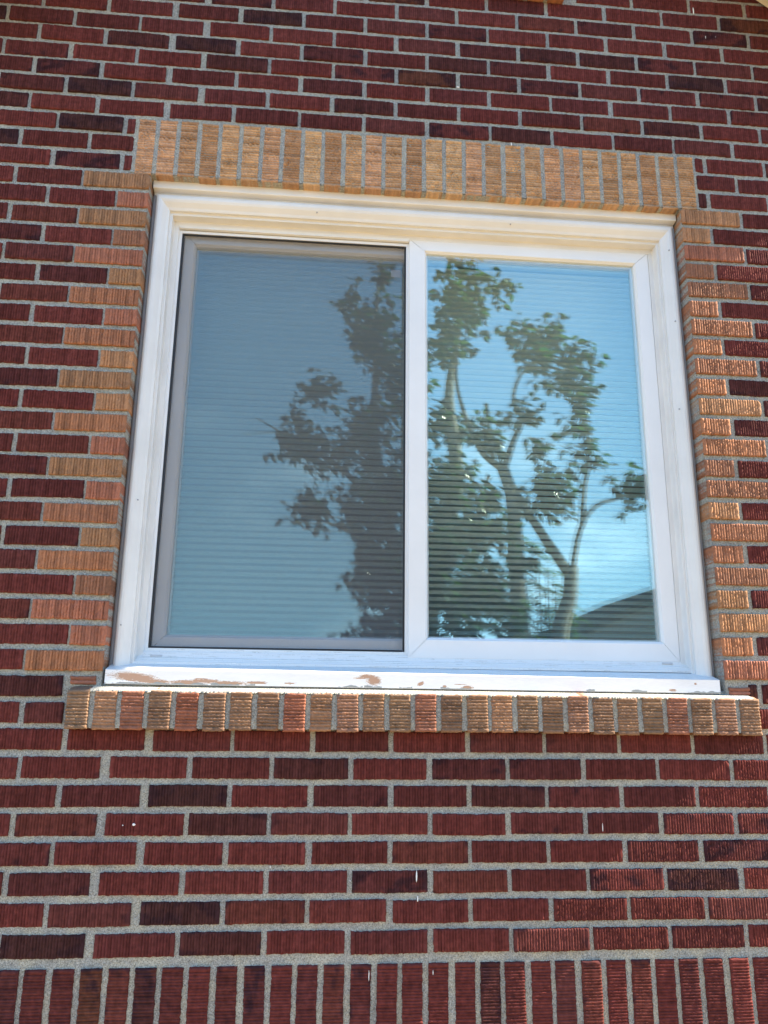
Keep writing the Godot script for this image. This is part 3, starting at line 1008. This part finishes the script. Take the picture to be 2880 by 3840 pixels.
func crown(clusters: Array, r: RandomNumberGenerator, wood: SurfaceTool, l: float) -> ArrayMesh:
	# each cluster: [centre, half sizes, leaves]; leaves sit on short upright or hanging shoots
	var P := PackedVector3Array()
	var N := PackedVector3Array()
	var C := PackedColorArray()
	for c in clusters:
		var left: int = int(c[2] * 2.0)
		while left > 0:
			var d := Vector3(r.randfn(), r.randfn(), r.randfn()).normalized() * pow(r.randf(), 0.45)
			var root: Vector3 = c[0] + d * c[1] * 0.8
			var grow := Vector3(r.randfn() * 0.45 + d.x * 0.5, 0.55 + d.y * 0.6 + r.randfn() * 0.35, r.randfn() * 0.45 + d.z * 0.4).normalized()
			var len_ := r.randf_range(0.10, 0.24)
			tube(wood, [root - grow * len_ * 0.3, root + grow * len_ * 0.5, root + grow * len_], [0.0035, 0.0028, 0.0014], 4)
			var k := r.randi_range(6, 10)
			for i in k:
				var at := root + grow * len_ * (0.1 + 0.9 * i / k)
				var out := (Vector3(r.randfn(), r.randfn() * 0.5 - 0.35, r.randfn())).normalized()
				var up := (Vector3(0, 1, 0) + Vector3(r.randfn(), r.randfn(), r.randfn()) * 0.45).normalized()
				var f := r.randf_range(0.6, 1.3) if r.randf() < 0.75 else r.randf_range(1.5, 2.1)
				var y := r.randf_range(0.9, 1.25)
				leaf(P, N, C, at + out * 0.02, out, up, l * r.randf_range(0.75, 1.25), l * r.randf_range(0.62, 0.85), Color(f * y, f, f * 0.9))
				left -= 1
	return arrays_mesh(P, N, C)

func garden():
	var r := RandomNumberGenerator.new()
	r.seed = 99
	# the forked tree
	var t := base("forked_tree", Vector3(1.42, 0, 3.2), "forked garden tree with heart shaped leaves mirrored in the right pane", "tree")
	var o := -t.position
	var V := func(x, y, z): return Vector3(x, y, z) + o
	var w := begin()
	w.set_smooth_group(0)
	limb(w, [V.call(1.42, 0, 3.2), V.call(1.40, 1.0, 3.22), V.call(1.48, 2.05, 3.2), V.call(1.58, 2.40, 3.2), V.call(1.61, 2.64, 3.2)], 0.085, 0.050)
	limb(w, [V.call(1.34, 0, 3.22), V.call(1.26, 1.2, 3.24), V.call(1.21, 2.07, 3.22), V.call(1.18, 2.72, 3.2), V.call(1.17, 3.12, 3.2), V.call(1.10, 3.40, 3.2)], 0.085, 0.045)
	limb(w, [V.call(1.61, 2.58, 3.2), V.call(1.68, 2.91, 3.18), V.call(1.80, 3.10, 3.15), V.call(1.98, 3.16, 3.1), V.call(2.2, 3.2, 3.05)], 0.026, 0.006)
	limb(w, [V.call(1.70, 2.95, 3.17), V.call(1.74, 3.25, 3.2), V.call(1.80, 3.55, 3.2), V.call(1.76, 3.85, 3.2), V.call(1.70, 4.15, 3.2)], 0.024, 0.008)
	limb(w, [V.call(1.60, 2.56, 3.2), V.call(1.47, 2.76, 3.2), V.call(1.32, 3.01, 3.22), V.call(1.18, 3.25, 3.22), V.call(1.09, 3.39, 3.2), V.call(0.93, 3.50, 3.15), V.call(0.80, 3.75, 3.1), V.call(0.72, 4.1, 3.1), V.call(0.76, 4.6, 3.1), V.call(0.72, 5.0, 3.1)], 0.042, 0.006)
	limb(w, [V.call(1.10, 3.37, 3.2), V.call(1.19, 3.63, 3.2), V.call(1.27, 3.82, 3.2), V.call(1.20, 3.96, 3.2), V.call(1.26, 4.18, 3.2), V.call(1.46, 4.42, 3.2), V.call(1.5, 4.6, 3.2)], 0.030, 0.006)
	limb(w, [V.call(1.02, 3.45, 3.16), V.call(0.99, 3.65, 3.14), V.call(0.96, 3.90, 3.12)], 0.022, 0.017)
	limb(w, [V.call(1.08, 3.42, 3.18), V.call(1.04, 3.6, 3.2), V.call(1.0, 3.78, 3.22)], 0.012, 0.009)
	limb(w, [V.call(1.3, 4.25, 3.2), V.call(1.6, 4.25, 3.2), V.call(1.75, 4.0, 3.2), V.call(1.8, 3.6, 3.2)], 0.014, 0.005)
	var cl := []
	for a in [[0.80, 4.62, 3.12, 0.26, 0.30, 0.24, 190], [0.68, 5.02, 3.1, 0.07, 0.16, 0.08, 26], [0.93, 5.0, 3.1, 0.06, 0.16, 0.08, 26], [1.10, 4.80, 3.1, 0.10, 0.14, 0.1, 26], [0.62, 4.3, 3.1, 0.16, 0.2, 0.2, 70],
			[1.42, 4.42, 3.2, 0.26, 0.17, 0.2, 150], [1.25, 4.5, 3.2, 0.10, 0.14, 0.1, 30], [1.75, 4.32, 3.2, 0.16, 0.12, 0.12, 40], [1.68, 4.10, 3.2, 0.15, 0.17, 0.15, 90], [1.74, 3.80, 3.2, 0.08, 0.18, 0.08, 40], [1.80, 3.50, 3.2, 0.09, 0.18, 0.09, 40], [1.28, 3.80, 3.2, 0.09, 0.13, 0.09, 34],
			[1.42, 3.15, 3.15, 0.19, 0.19, 0.18, 120], [1.40, 3.42, 3.15, 0.12, 0.12, 0.1, 26], [2.12, 3.18, 3.06, 0.15, 0.12, 0.14, 80], [0.98, 3.55, 3.1, 0.2, 0.15, 0.2, 60]]:
		cl.append([V.call(a[0], a[1], a[2]), Vector3(a[3], a[4], a[5]), a[6]])
	var leaves := crown(cl, r, w, 0.074)
	put("trunk", done(w), mats.bark, t)
	put("crown", leaves, mats.leaf, t)
	# the dense tree to its left
	t = base("dense_tree", Vector3(0.45, 0, 3.7), "dense dark leafy tree mirrored across the middle of the window", "tree")
	var o2 := -t.position
	var V2 := func(x, y, z): return Vector3(x, y, z) + o2
	w = begin()
	w.set_smooth_group(0)
	limb(w, [V2.call(0.45, 0, 3.7), V2.call(0.50, 1.4, 3.7), V2.call(0.62, 2.6, 3.7), V2.call(0.80, 3.4, 3.6), V2.call(0.74, 4.1, 3.55), V2.call(0.80, 4.6, 3.5)], 0.13, 0.02)
	limb(w, [V2.call(0.55, 2.0, 3.7), V2.call(0.30, 2.9, 3.7), V2.call(0.14, 3.7, 3.6), V2.call(0.12, 4.5, 3.5), V2.call(0.13, 5.2, 3.5)], 0.07, 0.008)
	limb(w, [V2.call(0.25, 3.1, 3.7), V2.call(-0.10, 3.45, 3.6), V2.call(-0.42, 3.62, 3.5), V2.call(-0.85, 3.85, 3.45)], 0.03, 0.004)
	limb(w, [V2.call(-0.35, 3.6, 3.5), V2.call(-0.6, 3.75, 3.5), V2.call(-0.95, 3.72, 3.5)], 0.010, 0.002)
	limb(w, [V2.call(0.35, 2.7, 3.7), V2.call(-0.05, 2.95, 3.6), V2.call(-0.4, 3.05, 3.5)], 0.022, 0.005)
	limb(w, [V2.call(0.6, 2.5, 3.7), V2.call(0.95, 3.0, 3.7), V2.call(1.1, 3.5, 3.7)], 0.05, 0.012)
	cl = []
	for a in [[0.11, 4.62, 3.55, 0.17, 0.40, 0.22, 190], [0.14, 5.16, 3.55, 0.06, 0.16, 0.08, 30], [-0.10, 4.92, 3.55, 0.09, 0.16, 0.1, 36], [0.36, 4.3, 3.6, 0.24, 0.45, 0.25, 200], [-0.35, 4.13, 3.6, 0.13, 0.11, 0.13, 60], [-0.53, 3.71, 3.6, 0.15, 0.18, 0.15, 100], [-0.30, 3.60, 3.6, 0.22, 0.17, 0.2, 140], [-0.39, 3.13, 3.6, 0.15, 0.16, 0.16, 110],
			[0.08, 3.75, 3.65, 0.24, 0.35, 0.3, 260], [0.10, 3.15, 3.65, 0.28, 0.35, 0.3, 300], [0.16, 2.65, 3.65, 0.24, 0.35, 0.3, 300], [0.20, 2.15, 3.65, 0.27, 0.35, 0.3, 280], [0.45, 3.3, 3.7, 0.26, 0.5, 0.3, 280], [0.45, 2.4, 3.7, 0.26, 0.6, 0.3, 330], [0.74, 3.85, 3.65, 0.2, 0.22, 0.2, 130], [0.78, 3.35, 3.65, 0.26, 0.3, 0.25, 230], [0.78, 2.85, 3.65, 0.28, 0.35, 0.25, 280], [0.80, 2.3, 3.65, 0.28, 0.4, 0.25, 300], [1.03, 2.95, 3.7, 0.16, 0.25, 0.2, 90], [1.05, 2.4, 3.7, 0.17, 0.4, 0.2, 150], [0.92, 2.3, 3.02, 0.20, 0.30, 0.10, 90], [1.10, 2.55, 2.98, 0.13, 0.22, 0.08, 50], [0.90, 2.95, 3.02, 0.18, 0.22, 0.10, 60], [1.12, 2.15, 3.0, 0.12, 0.16, 0.08, 36]]:
		cl.append([V2.call(a[0], a[1], a[2]), Vector3(a[3], a[4], a[5]), a[6]])
	leaves = crown(cl, r, w, 0.074)
	put("trunk", done(w), mats.bark, t)
	put("crown", leaves, mats.leaf, t)
	# a feathery sapling behind the forked trunk
	t = base("feathery_sapling", Vector3(1.62, 0, 3.95), "pale feathery leaved sapling mirrored behind the forked trunk", "tree")
	w = begin()
	w.set_smooth_group(0)
	var P := PackedVector3Array()
	var N := PackedVector3Array()
	var C := PackedColorArray()
	for s in 8:
		var top := Vector3(-0.36 + 0.09 * s + r.randf_range(-0.05, 0.05), [2.95, 2.8, 3.05, 2.9, 2.75, 2.6, 2.45, 2.4][s], r.randf_range(-0.25, 0.25))
		limb(w, [Vector3(0.01 * s, 0, 0), Vector3(top.x * 0.7, top.y * 0.5, top.z * 0.6), top], 0.016, 0.004)
		for f in 30:
			var at := Vector3(top.x * 0.7, top.y * 0.5, top.z * 0.6).lerp(top, 0.2 + 0.8 * f / 30.0)
			var d := Vector3(r.randfn(), r.randf_range(-0.1, 0.7), r.randfn()).normalized()
			var len_ := r.randf_range(0.18, 0.30)
			var tint := Color.WHITE * r.randf_range(0.7, 1.5)
			for q in 10:
				var a := at + d * len_ * (0.15 + q / 11.0) + Vector3(0, -0.14 * pow(q / 10.0, 2), 0)
				for sd in [-1.0, 1.0]:
					var out: Vector3 = (d.cross(Vector3.UP).normalized() * sd + d * 0.5 + Vector3(0, -0.2, 0)).normalized()
					leaf(P, N, C, a, out, Vector3.UP, 0.062 * (1.1 - 0.5 * q / 10.0), 0.019, tint)
	put("trunk", done(w), mats.bark, t)
	put("crown", arrays_mesh(P, N, C), mats.feather_leaf, t)

func gable_house(called: String, label: String, at: Vector3, w: float, d: float, eave: float, rise: float, wall_m: Material, over: float):
	# front gable faces the brick wall (-z)
	var h := base(called, at, label, "house")
	var st := begin()
	add_box(st, Vector3(-w / 2, 0, 0), Vector3(w / 2, eave, d))
	for z in [0.0, d]:
		var a := [Vector3(-w / 2, eave, z), Vector3(0, eave + rise, z), Vector3(w / 2, eave, z)]
		for v in a: st.add_vertex(v)
	put("wall", done(st), wall_m, h)
	st = begin()
	for s in [-1, 1]:
		# shingle courses as shallow steps up the slope
		var n := 16
		var run := w / 2 + over
		var sl := rise / (w / 2)
		for i in n:
			var u0 := run * i / n
			var u1 := run * (i + 1.0) / n
			var y0 := eave + 0.05 - over * sl + u0 * sl
			var y1 := eave + 0.05 - over * sl + u1 * sl
			var x0: float = s * (run - u0)
			var x1: float = s * (run - u1)
			add_box_slope(st, x0, y0, x1, y1, -over, d + over, 0.05)
	put("roof", done(st), mats.shingle, h)
	st = begin()
	for s in [-1, 1]:
		add_box(st, Vector3(minf(s * w / 2, s * (w / 2 + over)), eave - over * rise / (w / 2) - 0.10, -over), Vector3(maxf(s * w / 2, s * (w / 2 + over)), eave - over * rise / (w / 2) + 0.04, d + over))
	put("eave_box", done(st), wall_m, h)

func add_box_slope(st: SurfaceTool, x0: float, y0: float, x1: float, y1: float, z0: float, z1: float, th: float):
	var p := [Vector3(x0, y0, z0), Vector3(x1, y1, z0), Vector3(x1, y1 + th, z0), Vector3(x0, y0 + th * 1.6, z0)]
	var q := []
	for v in p: q.append(Vector3(v.x, v.y, z1))
	quad(st, p[0], p[1], p[2], p[3])
	quad(st, q[3], q[2], q[1], q[0])
	for k in 4: quad(st, p[k], q[k], q[(k + 1) % 4], p[(k + 1) % 4])

func neighbours():
	gable_house("neighbour_house", "grey neighbour house with dark gable roof mirrored at the right pane's lower corner", Vector3(9.6, 0, 14), 8.2, 9.0, 3.12, 1.75, mats.grey_siding, 0.10)
	gable_house("garage", "pale garage whose dark roof peak mirrors in the left pane's lower corner", Vector3(-6.6, 0, 18), 6.0, 6.0, 2.6, 1.9, mats.pale_siding, 0.3)
